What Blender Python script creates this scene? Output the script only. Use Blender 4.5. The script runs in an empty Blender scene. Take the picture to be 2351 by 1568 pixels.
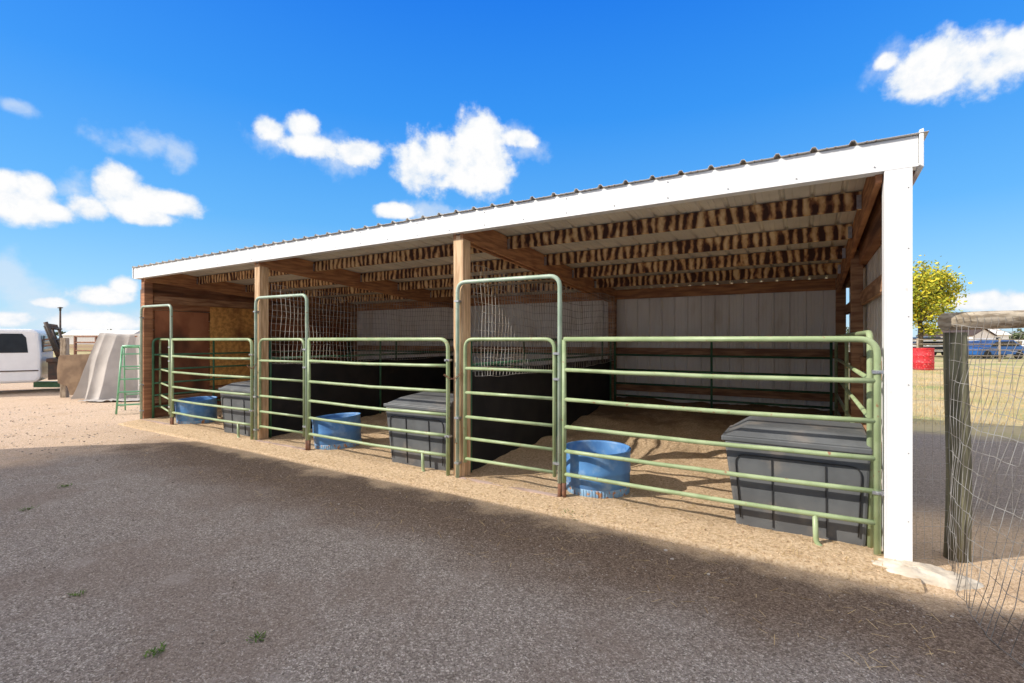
import bpy, math, random
from mathutils import Vector, Matrix, noise
random.seed(7)
sc=bpy.context.scene
CAM=Vector((-0.529,-4.149,1.5)); YAW=math.radians(31.2)
R=Vector((math.cos(YAW),math.sin(YAW),0)); F=Vector((-math.sin(YAW),math.cos(YAW),0))
SDX,SDY=1.08,1.04
def at(right,depth,z=0): 
    p=CAM+R*right+F*depth; return Vector((p.x,p.y,z))
# ------------------------------------------------------------ materials
def newmat(name):
    m=bpy.data.materials.new(name); m.use_nodes=True
    nt=m.node_tree; b=nt.nodes['Principled BSDF']; return m,nt,b
def N(nt,t,**k):
    n=nt.nodes.new(t)
    for a,v in k.items(): setattr(n,a,v)
    return n
def L(nt,a,b): nt.links.new(a,b)
def M(name,c1,c2=None,scale=5,rough=.7,metal=0,bump=0,bscale=60,st=(1,1,1),lo=.4,hi=.6,c3=None,s3=2,lo3=.6,hi3=.7,detail=4,spec=.4):
    m,nt,b=newmat(name)
    b.inputs['Roughness'].default_value=rough; b.inputs['Metallic'].default_value=metal
    b.inputs['Specular IOR Level'].default_value=spec
    tc=N(nt,'ShaderNodeTexCoord'); mp=N(nt,'ShaderNodeMapping'); mp.inputs['Scale'].default_value=st
    L(nt,tc.outputs['Object'],mp.inputs[0])
    if c2 is None: c2=tuple(x*.8 for x in c1)
    no=N(nt,'ShaderNodeTexNoise'); no.inputs['Scale'].default_value=scale; no.inputs['Detail'].default_value=detail
    L(nt,mp.outputs[0],no.inputs['Vector'])
    r=N(nt,'ShaderNodeValToRGB'); r.color_ramp.elements[0].position=lo; r.color_ramp.elements[1].position=hi
    r.color_ramp.elements[0].color=(*c1,1); r.color_ramp.elements[1].color=(*c2,1)
    L(nt,no.outputs['Fac'],r.inputs[0]); out=r.outputs[0]
    if c3:
        n3=N(nt,'ShaderNodeTexNoise'); n3.inputs['Scale'].default_value=s3; n3.inputs['Detail'].default_value=4
        L(nt,mp.outputs[0],n3.inputs['Vector'])
        mr=N(nt,'ShaderNodeMapRange'); mr.inputs[1].default_value=lo3; mr.inputs[2].default_value=hi3
        L(nt,n3.outputs['Fac'],mr.inputs[0])
        mx=N(nt,'ShaderNodeMix',data_type='RGBA'); L(nt,mr.outputs[0],mx.inputs[0]); L(nt,out,mx.inputs[6]); mx.inputs[7].default_value=(*c3,1)
        out=mx.outputs[2]
    L(nt,out,b.inputs['Base Color'])
    if bump:
        nb=N(nt,'ShaderNodeTexNoise'); nb.inputs['Scale'].default_value=bscale; L(nt,mp.outputs[0],nb.inputs['Vector'])
        bp=N(nt,'ShaderNodeBump'); bp.inputs['Strength'].default_value=1; bp.inputs['Distance'].default_value=bump
        L(nt,nb.outputs['Fac'],bp.inputs['Height']); L(nt,bp.outputs[0],b.inputs['Normal'])
    return m
white=M('white_metal',(.86,.86,.85),(.80,.80,.79),scale=2,rough=.4,c3=(.6,.56,.5),s3=14,lo3=.68,hi3=.8)
whitesid=M('siding_metal',(.88,.85,.79),(.80,.76,.69),scale=1.5,rough=.45,st=(1,1,.3),c3=(.58,.50,.40),s3=3,lo3=.58,hi3=.8)
roofm=M('roof_metal',(.76,.71,.62),(.64,.60,.53),scale=2,rough=.45)
wood=M('post_wood',(.76,.53,.32),(.50,.31,.17),scale=6,rough=.8,st=(6,6,.5),bump=.001,bscale=20,c3=(.20,.12,.075),s3=1.3,lo3=.62,hi3=.8)
beam=M('beam_wood',(.56,.28,.13),(.34,.15,.075),scale=5,rough=.8,st=(.6,.6,5))
girt=M('girt_wood',(.48,.28,.16),(.28,.14,.08),scale=5,rough=.8,st=(.6,.6,5))
osb=M('osb_board',(.86,.48,.15),(.60,.29,.09),scale=14,rough=.8,c3=(.30,.12,.045),s3=1.2,lo3=.56,hi3=.7)
ply=M('plywood_sheet',(.42,.17,.085),(.28,.10,.05),scale=3,rough=.8,st=(1,1,.7),c3=(.12,.05,.03),s3=1.3,lo3=.5,hi3=.66)
plank=M('plank_wood',(.46,.22,.11),(.30,.13,.065),scale=3,rough=.85,st=(.7,.7,7),c3=(.13,.06,.035),s3=.5,lo3=.52,hi3=.68)
weath=M('weathered_wood',(.40,.33,.25),(.22,.17,.12),scale=9,rough=.9,st=(3,3,.6),bump=.004,bscale=14)
weathpole=M('weathered_pole_wood',(.50,.43,.33),(.24,.19,.13),scale=9,rough=.9,st=(1,1,4),bump=.004,bscale=14)
greenp=M('green_post_wood',(.22,.21,.13),(.11,.105,.07),scale=5,rough=.9,st=(6,6,.5),bump=.005,bscale=9)
green=M('green_paint',(.37,.45,.25),(.29,.37,.19),scale=7,rough=.4,c3=(.33,.17,.09),s3=22,lo3=.64,hi3=.72)
mint=M('mint_green_paint',(.44,.53,.42),(.33,.43,.32),scale=6,rough=.4,c3=(.30,.17,.10),s3=18,lo3=.66,hi3=.72)
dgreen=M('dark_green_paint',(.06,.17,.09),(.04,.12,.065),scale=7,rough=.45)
rust=M('rusty_steel',(.24,.11,.06),(.13,.065,.045),scale=20,rough=.85)
galv=M('galvanized_steel',(.55,.56,.57),(.42,.43,.44),scale=30,rough=.4,metal=.7)
wire=M('wire_steel',(.54,.52,.48),(.34,.28,.22),scale=4,rough=.5,metal=.1)
wired=M('fence_wire_steel',(.36,.35,.33),(.15,.13,.11),scale=6,rough=.55,metal=.1)
black=M('black_rubber',(.012,.012,.013),(.022,.02,.02),scale=3,rough=.8,c3=(.06,.045,.035),s3=5,lo3=.66,hi3=.85)
feeder=M('grey_plastic',(.135,.142,.147),(.105,.11,.115),scale=4,rough=.5,c3=(.28,.24,.20),s3=5,lo3=.56,hi3=.9)
feedgroove=M('plastic_groove',(.035,.035,.037),rough=.6)
blue=M('blue_plastic',(.10,.27,.56),(.075,.21,.48),scale=5,rough=.5,c3=(.28,.42,.6),s3=7,lo3=.52,hi3=.8)
blueband=M('faded_blue_band',(.25,.42,.6),(.5,.25,.12),scale=28,rough=.6,lo=.55,hi=.62)
conc=M('concrete',(.68,.61,.50),(.50,.43,.34),scale=9,rough=.95,bump=.012,bscale=18)
sill=M('sill_paint',(.50,.37,.31),(.36,.26,.21),scale=9,rough=.8)
tarpm=M('tarp_canvas',(.44,.405,.375),(.36,.33,.305),scale=2,rough=.85,bump=.003,bscale=12)
carw=M('car_white_paint',(.75,.76,.78),(.72,.73,.75),rough=.25)
glass=M('dark_glass',(.02,.025,.03),rough=.08)
tire=M('tire_rubber',(.02,.02,.02),rough=.8)
dark=M('dark_steel',(.04,.035,.03),(.09,.05,.035),scale=6,rough=.7)
red=M('red_paint',(.62,.03,.04),(.42,.02,.03),scale=12,rough=.6,bump=.01,bscale=18,c3=(.65,.3,.28),s3=16,lo3=.6,hi3=.7)
carb=M('car_blue_paint',(.02,.12,.4),rough=.25)
carg=M('car_grey_paint',(.06,.065,.075),rough=.25)
lgreen=M('ladder_paint',(.20,.46,.26),(.15,.38,.21),rough=.4)
bark=M('bark',(.13,.10,.07),(.07,.05,.035),scale=12,rough=.95)
def burnt():
    m,nt,b=newmat('stained_purlin_wood'); b.inputs['Roughness'].default_value=.85
    tc=N(nt,'ShaderNodeTexCoord'); mp=N(nt,'ShaderNodeMapping'); mp.inputs['Scale'].default_value=(10.5,3,5.5)
    L(nt,tc.outputs['Object'],mp.inputs[0])
    n1=N(nt,'ShaderNodeTexNoise'); n1.inputs['Scale'].default_value=1.0; n1.inputs['Detail'].default_value=3; n1.inputs['Roughness'].default_value=.65
    L(nt,mp.outputs[0],n1.inputs['Vector'])
    wv=N(nt,'ShaderNodeTexWave'); wv.bands_direction='X'; wv.inputs['Scale'].default_value=.31; wv.inputs['Distortion'].default_value=5.5; wv.inputs['Detail'].default_value=3; wv.inputs['Detail Scale'].default_value=1.6
    L(nt,mp.outputs[0],wv.inputs['Vector'])
    a=N(nt,'ShaderNodeMath',operation='MULTIPLY_ADD'); L(nt,wv.outputs['Fac'],a.inputs[0]); a.inputs[1].default_value=.36; L(nt,n1.outputs['Fac'],a.inputs[2])
    r=N(nt,'ShaderNodeValToRGB'); e=r.color_ramp.elements
    e[0].position=.54; e[0].color=(.06,.022,.014,1); e[1].position=.95; e[1].color=(.85,.62,.33,1)
    x=e.new(.65); x.color=(.26,.11,.05,1); x=e.new(.76); x.color=(.62,.36,.15,1)
    L(nt,a.outputs[0],r.inputs[0]); L(nt,r.outputs[0],b.inputs['Base Color']); return m
burn=burnt()
def leafmat(name,a,b2,c=None):
    m,nt,b=newmat(name); b.inputs['Roughness'].default_value=.8; b.inputs['Specular IOR Level'].default_value=.2
    g=N(nt,'ShaderNodeNewGeometry'); r=N(nt,'ShaderNodeValToRGB')
    r.color_ramp.elements[0].color=(*a,1); r.color_ramp.elements[1].color=(*b2,1)
    if c: x=r.color_ramp.elements.new(.5); x.color=(*c,1)
    L(nt,g.outputs['Random Per Island'],r.inputs[0]); L(nt,r.outputs[0],b.inputs['Base Color'])
    return m
leafY=leafmat('autumn_leaves',(.14,.19,.02),(.62,.48,.04),(.36,.36,.03))
leafD=leafmat('distant_leaves',(.055,.08,.04),(.15,.16,.08))
pebm=leafmat('pebble_stone',(.15,.12,.10),(.64,.56,.48),(.32,.27,.225))
clodm=leafmat('dirt_clods',(.34,.22,.13),(.70,.52,.34),(.54,.39,.24))
strawm=leafmat('straw',(.42,.27,.11),(.75,.56,.30))
weedm=leafmat('weed_leaves',(.06,.12,.02),(.18,.26,.06))
# ------------------------------------------------------------ mesh builder
class MB:
    def __init__(s): s.v=[]; s.f=[]; s.sm=[]
    def box(s,x0,x1,y0,y1,z0,z1):
        i=len(s.v)
        s.v+=[(x0,y0,z0),(x1,y0,z0),(x1,y1,z0),(x0,y1,z0),(x0,y0,z1),(x1,y0,z1),(x1,y1,z1),(x0,y1,z1)]
        for q in [(0,3,2,1),(4,5,6,7),(0,1,5,4),(1,2,6,5),(2,3,7,6),(3,0,4,7)]: s.f.append(tuple(i+k for k in q)); s.sm.append(False)
        return s
    def hexa(s,ps):
        i=len(s.v); s.v+=[tuple(p) for p in ps]
        for q in [(0,3,2,1),(4,5,6,7),(0,1,5,4),(1,2,6,5),(2,3,7,6),(3,0,4,7)]: s.f.append(tuple(i+k for k in q)); s.sm.append(False)
    def tube(s,pts,r,seg=10,cap=True):
        pts=[Vector(p) for p in pts]; n=len(pts); i0=len(s.v); u=None
        for k,p in enumerate(pts):
            t=(pts[min(k+1,n-1)]-pts[max(k-1,0)]).normalized()
            if u is None:
                ref=Vector((0,0,1)) if abs(t.z)<.9 else Vector((1,0,0)); u=(ref-t*ref.dot(t)).normalized()
            else: u=(u-t*u.dot(t)).normalized()
            w=t.cross(u); rr=r[k] if isinstance(r,(list,tuple)) else r
            for j in range(seg):
                a=2*math.pi*j/seg; s.v.append(tuple(p+(u*math.cos(a)+w*math.sin(a))*rr))
        for k in range(n-1):
            for j in range(seg):
                a=i0+k*seg+j; b=i0+k*seg+(j+1)%seg; s.f.append((a,b,b+seg,a+seg)); s.sm.append(True)
        if cap:
            s.f.append(tuple(i0+j for j in range(seg))[::-1]); s.sm.append(False)
            s.f.append(tuple(i0+(n-1)*seg+j for j in range(seg))); s.sm.append(False)
        return s
    def lathe(s,c,prof,seg=40):
        i0=len(s.v); n=len(prof)
        for (r,z) in prof:
            for j in range(seg):
                a=2*math.pi*j/seg; s.v.append((c[0]+r*math.cos(a),c[1]+r*math.sin(a),c[2]+z))
        for k in range(n-1):
            for j in range(seg):
                a=i0+k*seg+j; b=i0+k*seg+(j+1)%seg; s.f.append((a,b,b+seg,a+seg)); s.sm.append(True)
        return s
    def poly(s,ps,sm=False):
        i=len(s.v); s.v+=[tuple(p) for p in ps]; s.f.append(tuple(range(i,i+len(ps)))); s.sm.append(sm)
    def grid(s,fn,nu,nv,sm=True):
        i=len(s.v)
        for b in range(nv+1):
            for a in range(nu+1): s.v.append(tuple(fn(a/nu,b/nv)))
        for b in range(nv):
            for a in range(nu):
                q=i+b*(nu+1)+a; s.f.append((q,q+1,q+nu+2,q+nu+1)); s.sm.append(sm)
    def extr(s,prof,y0,y1):
        n=len(prof); i=len(s.v)
        s.v+=[(x,y0,z) for x,z in prof]+[(x,y1,z) for x,z in prof]
        s.f.append(tuple(range(i,i+n))); s.f.append(tuple(range(i+n,i+2*n))[::-1]); s.sm+=[False,False]
        for k in range(n):
            a=i+k; b=i+(k+1)%n; s.f.append((a,a+n,b+n,b)); s.sm.append(False)
    def obj(s,name,mat,parent=None,bevel=0,solid=0):
        me=bpy.data.meshes.new(name); me.from_pydata(s.v,[],s.f); me.materials.append(mat)
        me.polygons.foreach_set('use_smooth',s.sm); me.update()
        o=bpy.data.objects.new(name,me); sc.collection.objects.link(o)
        if parent: o.parent=parent
        if bevel:
            b=o.modifiers.new('bevel','BEVEL'); b.width=bevel; b.segments=2; b.limit_method='ANGLE'
        if solid:
            b=o.modifiers.new('solid','SOLIDIFY'); b.thickness=solid
        return o
def empty(name,loc=(0,0,0),rz=0):
    e=bpy.data.objects.new(name,None); e.location=loc; e.rotation_euler=(0,0,rz); e.empty_display_size=.3
    sc.collection.objects.link(e); return e
def rpath(pts,r,n=6):
    pts=[Vector(p) for p in pts]; out=[pts[0]]
    for i in range(1,len(pts)-1):
        a,b,c=pts[i-1],pts[i],pts[i+1]; p=b+(a-b).normalized()*r; q=b+(c-b).normalized()*r
        for k in range(n+1):
            t=k/n; out.append(p*(1-t)**2+b*2*t*(1-t)+q*t*t)
    out.append(pts[-1]); return out
def fbm(x,y,z=0): return noise.fractal(Vector((x,y,z)),1,2,4)
# ------------------------------------------------------------ ground
def groundmat():
    m,nt,b=newmat('gravel_ground'); b.inputs['Roughness'].default_value=.95; b.inputs['Specular IOR Level'].default_value=.15
    g=N(nt,'ShaderNodeNewGeometry'); sx=N(nt,'ShaderNodeSeparateXYZ'); L(nt,g.outputs['Position'],sx.inputs[0])
    def noi(s,d=4,ro=.5):
        n=N(nt,'ShaderNodeTexNoise'); n.inputs['Scale'].default_value=s; n.inputs['Detail'].default_value=d; n.inputs['Roughness'].default_value=ro
        L(nt,g.outputs['Position'],n.inputs['Vector']); return n.outputs['Fac']
    def math_(op,a,bb,c=None):
        n=N(nt,'ShaderNodeMath',operation=op)
        for i,v in enumerate((a,bb,c)):
            if v is None: continue
            if isinstance(v,(int,float)): n.inputs[i].default_value=v
            else: L(nt,v,n.inputs[i])
        return n.outputs[0]
    def mr(v,a,bb):
        n=N(nt,'ShaderNodeMapRange',interpolation_type='SMOOTHSTEP'); L(nt,v,n.inputs[0]); n.inputs[1].default_value=a; n.inputs[2].default_value=bb; return n.outputs[0]
    def ramp(v,els):
        r=N(nt,'ShaderNodeValToRGB'); e=r.color_ramp.elements
        e[0].position=els[0][0]; e[0].color=(*els[0][1],1); e[1].position=els[-1][0]; e[1].color=(*els[-1][1],1)
        for p,c in els[1:-1]: x=e.new(p); x.color=(*c,1)
        L(nt,v,r.inputs[0]); return r.outputs[0]
    def mix(f,a,bb,bt='MIX'):
        n=N(nt,'ShaderNodeMix',data_type='RGBA',blend_type=bt)
        if isinstance(f,(int,float)): n.inputs[0].default_value=f
        else: L(nt,f,n.inputs[0])
        for i,v in ((6,a),(7,bb)):
            if isinstance(v,tuple): n.inputs[i].default_value=(*v,1)
            else: L(nt,v,n.inputs[i])
        return n.outputs[2]
    vo=N(nt,'ShaderNodeTexVoronoi'); vo.inputs['Scale'].default_value=105; L(nt,g.outputs['Position'],vo.inputs['Vector'])
    vs=N(nt,'ShaderNodeSeparateColor'); L(nt,vo.outputs['Color'],vs.inputs[0])
    vo2=N(nt,'ShaderNodeTexVoronoi'); vo2.inputs['Scale'].default_value=210; L(nt,g.outputs['Position'],vo2.inputs['Vector'])
    vs2=N(nt,'ShaderNodeSeparateColor'); L(nt,vo2.outputs['Color'],vs2.inputs[0])
    cell=math_('ADD',math_('MULTIPLY',vs.outputs[0],.55),math_('MULTIPLY',vs2.outputs[0],.45))
    grey=ramp(cell,[(.1,(.17,.137,.113)),(.45,(.33,.275,.228)),(.72,(.44,.372,.318)),(.92,(.80,.71,.62))])
    patch=noi(.9,5,.6)
    grey=mix(math_('MULTIPLY',mr(patch,.45,.62),.4),grey,(.27,.195,.148))
    grey=mix(math_('MULTIPLY',mr(noi(2.2,4,.5),.58,.72),.35),grey,(.50,.43,.375))
    tan=ramp(cell,[(.1,(.48,.325,.195)),(.5,(.66,.475,.30)),(.95,(.80,.62,.44))])
    tan=mix(math_('MULTIPLY',mr(noi(2.5,5,.65),.5,.68),.5),tan,(.47,.315,.19))
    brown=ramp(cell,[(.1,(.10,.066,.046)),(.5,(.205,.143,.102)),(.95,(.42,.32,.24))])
    wob=math_('MULTIPLY_ADD',noi(1.6,5,.65),.9,-.45)
    yy=math_('ADD',sx.outputs[1],wob)
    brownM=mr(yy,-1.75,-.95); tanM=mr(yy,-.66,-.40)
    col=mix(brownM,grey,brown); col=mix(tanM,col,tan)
    xx=math_('ADD',sx.outputs[0],math_('MULTIPLY',wob,3))
    tang=ramp(cell,[(.1,(.40,.27,.18)),(.5,(.63,.46,.32)),(.95,(.84,.68,.53))])
    tang=mix(math_('MULTIPLY',mr(noi(1.3,5,.65),.5,.7),.4),tang,(.48,.315,.19))
    col=mix(mr(math_('MULTIPLY',xx,-1),8.0,9.6),col,tang)
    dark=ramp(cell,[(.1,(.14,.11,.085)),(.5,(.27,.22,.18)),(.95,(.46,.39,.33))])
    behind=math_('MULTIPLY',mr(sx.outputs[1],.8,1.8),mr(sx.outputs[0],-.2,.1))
    col=mix(behind,col,dark)  # shed's shadow area right of the wall: shade put into the gravel colour
    grassc=ramp(noi(.35,5,.6),[(.35,(.54,.43,.25)),(.5,(.47,.39,.19)),(.62,(.24,.29,.09)),(.75,(.19,.24,.08))])
    grassc=mix(math_('MULTIPLY',mr(noi(18,3,.7),.4,.7),.5),grassc,(.60,.48,.30))
    col=mix(math_('MULTIPLY',mr(yy,5.6,6.6),mr(sx.outputs[0],-3,-1)),col,grassc)
    far=math_('SQRT',math_('ADD',math_('MULTIPLY',sx.outputs[0],sx.outputs[0]),math_('MULTIPLY',sx.outputs[1],sx.outputs[1])),0)
    col=mix(mr(far,22,34),col,grassc)
    fieldc=ramp(noi(.02,4,.6),[(.4,(.30,.19,.11)),(.6,(.34,.26,.12))])
    col=mix(mr(far,55,110),col,fieldc)
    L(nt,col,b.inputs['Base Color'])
    h=math_('ADD',math_('MULTIPLY',vo.outputs['Distance'],-.6),math_('ADD',math_('MULTIPLY',vo2.outputs['Distance'],-.35),math_('MULTIPLY',noi(9,4,.6),1.1)))
    bp=N(nt,'ShaderNodeBump'); bp.inputs['Strength'].default_value=1; bp.inputs['Distance'].default_value=.012
    L(nt,h,bp.inputs['Height']); L(nt,bp.outputs[0],b.inputs['Normal'])
    return m
gm=groundmat()
g=MB()
def axis():
    return [-3000,-900,-300,-120,-60,-35]+[-25+i*.5 for i in range(0,81)]+[22,30,45,80,150,400,1000,3000]
xs=axis(); ys=[-3000,-800,-200,-60,-25]+[-12+i*.4 for i in range(0,70)]+[20,28,40,70,140,400,1000,3000]
def gz(x,y):
    if abs(x)<26 and -12.5<y<16:
        e=min(1,(26-abs(x))/3,(y+12.5)/2,(16-y)/2); return .022*fbm(x*.5,y*.5)*max(0,e)-.012
    return -.012
nx=len(xs)
for y in ys:
    for x in xs: g.v.append((x,y,gz(x,y)))
for j in range(len(ys)-1):
    for i in range(nx-1):
        q=j*nx+i; g.f.append((q,q+1,q+nx+1,q+nx)); g.sm.append(True)
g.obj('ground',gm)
def floorz(x,y):
    b=0 if y<.1 else (y-.1)
    z=.004+.035*min(1,max(0,(y+.35)/.35))*1+.006*b+.0135*b*b
    return z+(.02+.025*min(b,2))*fbm(x*1.4,y*1.4,3)*min(1,max(0,(y+.4)/.6))+.008*fbm(x*7,y*7,1)*min(1,max(0,(y+.4)/.3))-(.05 if y<-.38 else 0)
def floormat():
    m,nt,b=newmat('stall_dirt'); b.inputs['Roughness'].default_value=1; b.inputs['Specular IOR Level'].default_value=.1
    g=N(nt,'ShaderNodeNewGeometry'); sx=N(nt,'ShaderNodeSeparateXYZ'); L(nt,g.outputs['Position'],sx.inputs[0])
    n=N(nt,'ShaderNodeTexNoise'); n.inputs['Scale'].default_value=42; n.inputs['Detail'].default_value=6; n.inputs['Roughness'].default_value=.75; L(nt,g.outputs['Position'],n.inputs['Vector'])
    r=N(nt,'ShaderNodeValToRGB'); e=r.color_ramp.elements; e[0].position=.34; e[0].color=(.38,.25,.145,1); e[1].position=.68; e[1].color=(.84,.66,.45,1); x=e.new(.5); x.color=(.66,.48,.30,1)
    L(nt,n.outputs['Fac'],r.inputs[0])
    n2=N(nt,'ShaderNodeTexNoise'); n2.inputs['Scale'].default_value=1.8; n2.inputs['Detail'].default_value=5; n2.inputs['Roughness'].default_value=.65; L(nt,g.outputs['Position'],n2.inputs['Vector'])
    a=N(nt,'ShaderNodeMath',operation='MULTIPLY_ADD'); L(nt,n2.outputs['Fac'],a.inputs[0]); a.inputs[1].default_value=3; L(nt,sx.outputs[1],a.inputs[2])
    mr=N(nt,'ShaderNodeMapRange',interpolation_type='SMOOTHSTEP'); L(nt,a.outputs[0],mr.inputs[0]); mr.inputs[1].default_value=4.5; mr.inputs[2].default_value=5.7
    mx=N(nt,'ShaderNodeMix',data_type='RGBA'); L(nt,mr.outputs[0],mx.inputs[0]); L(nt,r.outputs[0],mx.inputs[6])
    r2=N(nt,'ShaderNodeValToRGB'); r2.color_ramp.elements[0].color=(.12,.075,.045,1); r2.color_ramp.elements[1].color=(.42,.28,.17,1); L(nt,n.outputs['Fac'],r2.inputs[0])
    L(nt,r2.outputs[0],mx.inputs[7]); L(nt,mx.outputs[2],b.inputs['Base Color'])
    bp=N(nt,'ShaderNodeBump'); bp.inputs['Distance'].default_value=.022; L(nt,n.outputs['Fac'],bp.inputs['Height']); L(nt,bp.outputs[0],b.inputs['Normal'])
    return m
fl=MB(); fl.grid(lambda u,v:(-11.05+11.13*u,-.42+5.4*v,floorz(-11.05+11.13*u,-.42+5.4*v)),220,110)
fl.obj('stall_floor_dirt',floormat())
# ------------------------------------------------------------ shed
shed=empty('livestock_shed')
PX=[0,-3.72,-7.42,-11.06]
def zr(y): return 2.845-.075*(y+.09)
def ribbed(mb,P,U,V,Nn,length,sp=.2286,h=.02,minor=True):
    P,U,V,Nn=map(Vector,(P,U,V,Nn)); prof=[(0,0)]; x=0
    while x+sp<=length+1e-6:
        prof+=[(x+.02,0),(x+.035,h),(x+.055,h),(x+.07,0)]
        if minor:
            for q in (.115,.165): prof+=[(x+q,0),(x+q+.008,h*.18),(x+q+.016,0)]
        x+=sp
    prof.append((length,0)); i=len(mb.v)
    for (a,b) in prof:
        for t in (0,1): mb.v.append(tuple(P+U*a+V*t+Nn*b))
    for k in range(len(prof)-1):
        q=i+2*k; mb.f.append((q,q+2,q+3,q+1)); mb.sm.append(False)
rf=MB(); ribbed(rf,(-11.27,-.09,zr(-.09)),(1,0,0),(0,5.3,-.075*5.3),(0,0,1),11.42,h=.024); rf.obj('roof',roofm,shed,solid=.0015)
fa=MB(); fa.box(-11.25,.10,-.062,-.04,2.635,2.838); fa.obj('fascia',white,shed,bevel=.004)
fa=MB(); fa.box(-11.25,.10,-.066,-.0625,2.635,2.65); fa.box(-11.25,.10,-.039,.03,2.635,2.638); fa.obj('fascia_drip_edge',white,shed)
ft=MB()
ft.hexa([(.102,-.085,2.64),(.125,-.085,2.62),(.125,5.15,2.26),(.102,5.15,2.26),(.102,-.085,2.865),(.125,-.085,2.872),(.125,5.15,2.48),(.102,5.15,2.48)])
ft.hexa([(-11.275,-.08,2.66),(-11.252,-.08,2.64),(-11.252,5.15,2.27),(-11.275,5.15,2.27),(-11.275,-.08,2.86),(-11.252,-.08,2.87),(-11.252,5.15,2.48),(-11.275,5.15,2.48)])
ft.obj('rake_trim',white,shed,bevel=.004)
s=MB()
x=-11.1
while x<0.1:
    for zz in (2.67,2.80):
        if zz==2.80 and int(x*10)%3: continue
        s.box(x-.004,x+.004,-.0685,-.062,zz-.004,zz+.004)
    x+=.457
for zz in (.3,.75,1.2,1.65,2.1,2.5): s.box(.045,.051,-.069,-.066,zz,zz+.006)
s.obj('screws',M('screw_grey',(.35,.35,.35)),shed)
h=MB(); h.box(-11.2,.04,-.038,.0,2.64,2.815); h.obj('front_header',beam,shed)
cp=MB(); cp.box(-.076,.068,-.065,.075,.0,2.634); cp.obj('corner_post_cladding',white,shed,bevel=.004)
cp=MB(); cp.box(.054,.0695,-.0665,-.055,.02,2.63); cp.box(-.078,-.066,-.0665,-.055,.02,2.63); cp.obj('corner_post_flange',white,shed)
for k,x in enumerate(PX[1:]):
    p=MB(); p.box(x-.065,x+.065,.005,.145,-.1,2.62); p.obj('front_post',wood if k<2 else plank,shed,bevel=.006)
p=MB(); 
for x in (-.07,-3.72,-7.42,-11.0): p.box(x-.065,x+.065,4.79,4.92,-.1,zr(4.9)-.02)
p.obj('back_posts',girt,shed,bevel=.005)
ra=MB()
for x in (-.10,-3.72,-7.42,-10.98):
    for dx in ((-.02,.02),) if x in(-.10,-10.98) else ((-.066,-.028),(.028,.066)):
        y0,y1=.002,4.93
        z0=zr(y0)-.008; z1=zr(y1)-.008
        ra.hexa([(x+dx[0],y0,z0-.25),(x+dx[1],y0,z0-.25),(x+dx[1],y1,z1-.25),(x+dx[0],y1,z1-.25),(x+dx[0],y0,z0),(x+dx[1],y0,z0),(x+dx[1],y1,z1),(x+dx[0],y1,z1)])
ra.obj('rafters',beam,shed,bevel=.004)
pu=MB(); hg=MB()
for (a,b) in ((-.125,-3.65),(-3.79,-7.35),(-7.49,-10.955)):
    for y in (.92,1.9,2.83,3.78):
        j=random.uniform(-.012,.012); z=zr(y)-.01
        pu.box(b,a,y-.019+j,y+.019+j,z-.152,z)
        for xx in (a-.035,b+.001): hg.box(xx,xx+.034,y-.022+j,y-.0195+j,z-.15,z-.03)
pu.obj('purlins',burn,shed,bevel=.003); hg.obj('joist_hangers',galv,shed)
hb=MB(); hb.box(-10.95,-.12,4.93,4.972,2.28,2.462); hb.obj('back_header',beam,shed)
w=MB(); ribbed(w,(-11.1,4.998,0.0),(1,0,0),(0,0,2.455),(0,-1,0),11.1,h=.02); w.obj('back_wall',whitesid,shed,solid=.001)
w=MB(); ribbed(w,(.045,.08,0.0),(0,1,0),(0,0,2.44),(1,0,0),4.9,h=.016); w.obj('right_wall',whitesid,shed,solid=.001)
w=MB(); w.hexa([(-.03,.08,2.35),(.04,.08,2.35),(.04,4.95,2.3),(-.03,4.95,2.3),(-.03,.08,zr(.08)-.03),(.04,.08,zr(.08)-.03),(.04,4.95,zr(4.95)-.03),(-.03,4.95,zr(4.95)-.03)]); w.obj('right_wall_top_board',plank,shed)
w=MB(); ribbed(w,(-11.15,4.98,0.0),(0,-1,0),(0,0,2.44),(-1,0,0),4.98,h=.016); w.obj('left_wall',whitesid,shed,solid=.001)
w=MB(); w.hexa([(-11.15,.02,2.35),(-11.12,.02,2.35),(-11.12,4.95,2.35),(-11.15,4.95,2.35),(-11.15,.02,zr(.08)-.03),(-11.12,.02,zr(.08)-.03),(-11.12,4.95,zr(4.95)-.01),(-11.15,4.95,zr(4.95)-.01)]); w.obj('left_wall_gable_board',plank,shed)
gi=MB()
for z in (.60,1.28): gi.box(-10.93,-.14,4.93,4.968,z-.07,z+.07)
for z in (.55,1.25,1.95): gi.box(-.02,.02,.15,4.78,z-.07,z+.07)
gi.box(-.10,.01,2.4,2.52,0,2.5)
gi.obj('wall_girts',girt,shed,bevel=.003)
lb=MB()
z=0
while z<2.35:
    lb.box(-11.12,-11.085-random.uniform(0,.004),.16,4.9,z,min(z+.182,2.40)); z+=.188
lb.obj('inner_planking',plank,shed,bevel=.003)
lb=MB(); lb.box(-11.08,-11.066,1.2,2.42,.55,2.18); lb.obj('osb_sheet',osb,shed)
lb=MB(); lb.box(-11.08,-11.066,.2,1.17,.25,2.05); lb.box(-11.08,-11.066,2.45,4.7,.5,1.9); lb.obj('plywood_sheets',ply,shed)
lb=MB()
lb.box(-11.064,-11.026,.17,4.75,2.19,2.33)
lb.box(-11.064,-11.02,.17,4.75,.30,.42)
lb.obj('left_wall_girts',girt,shed,bevel=.003)
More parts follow.
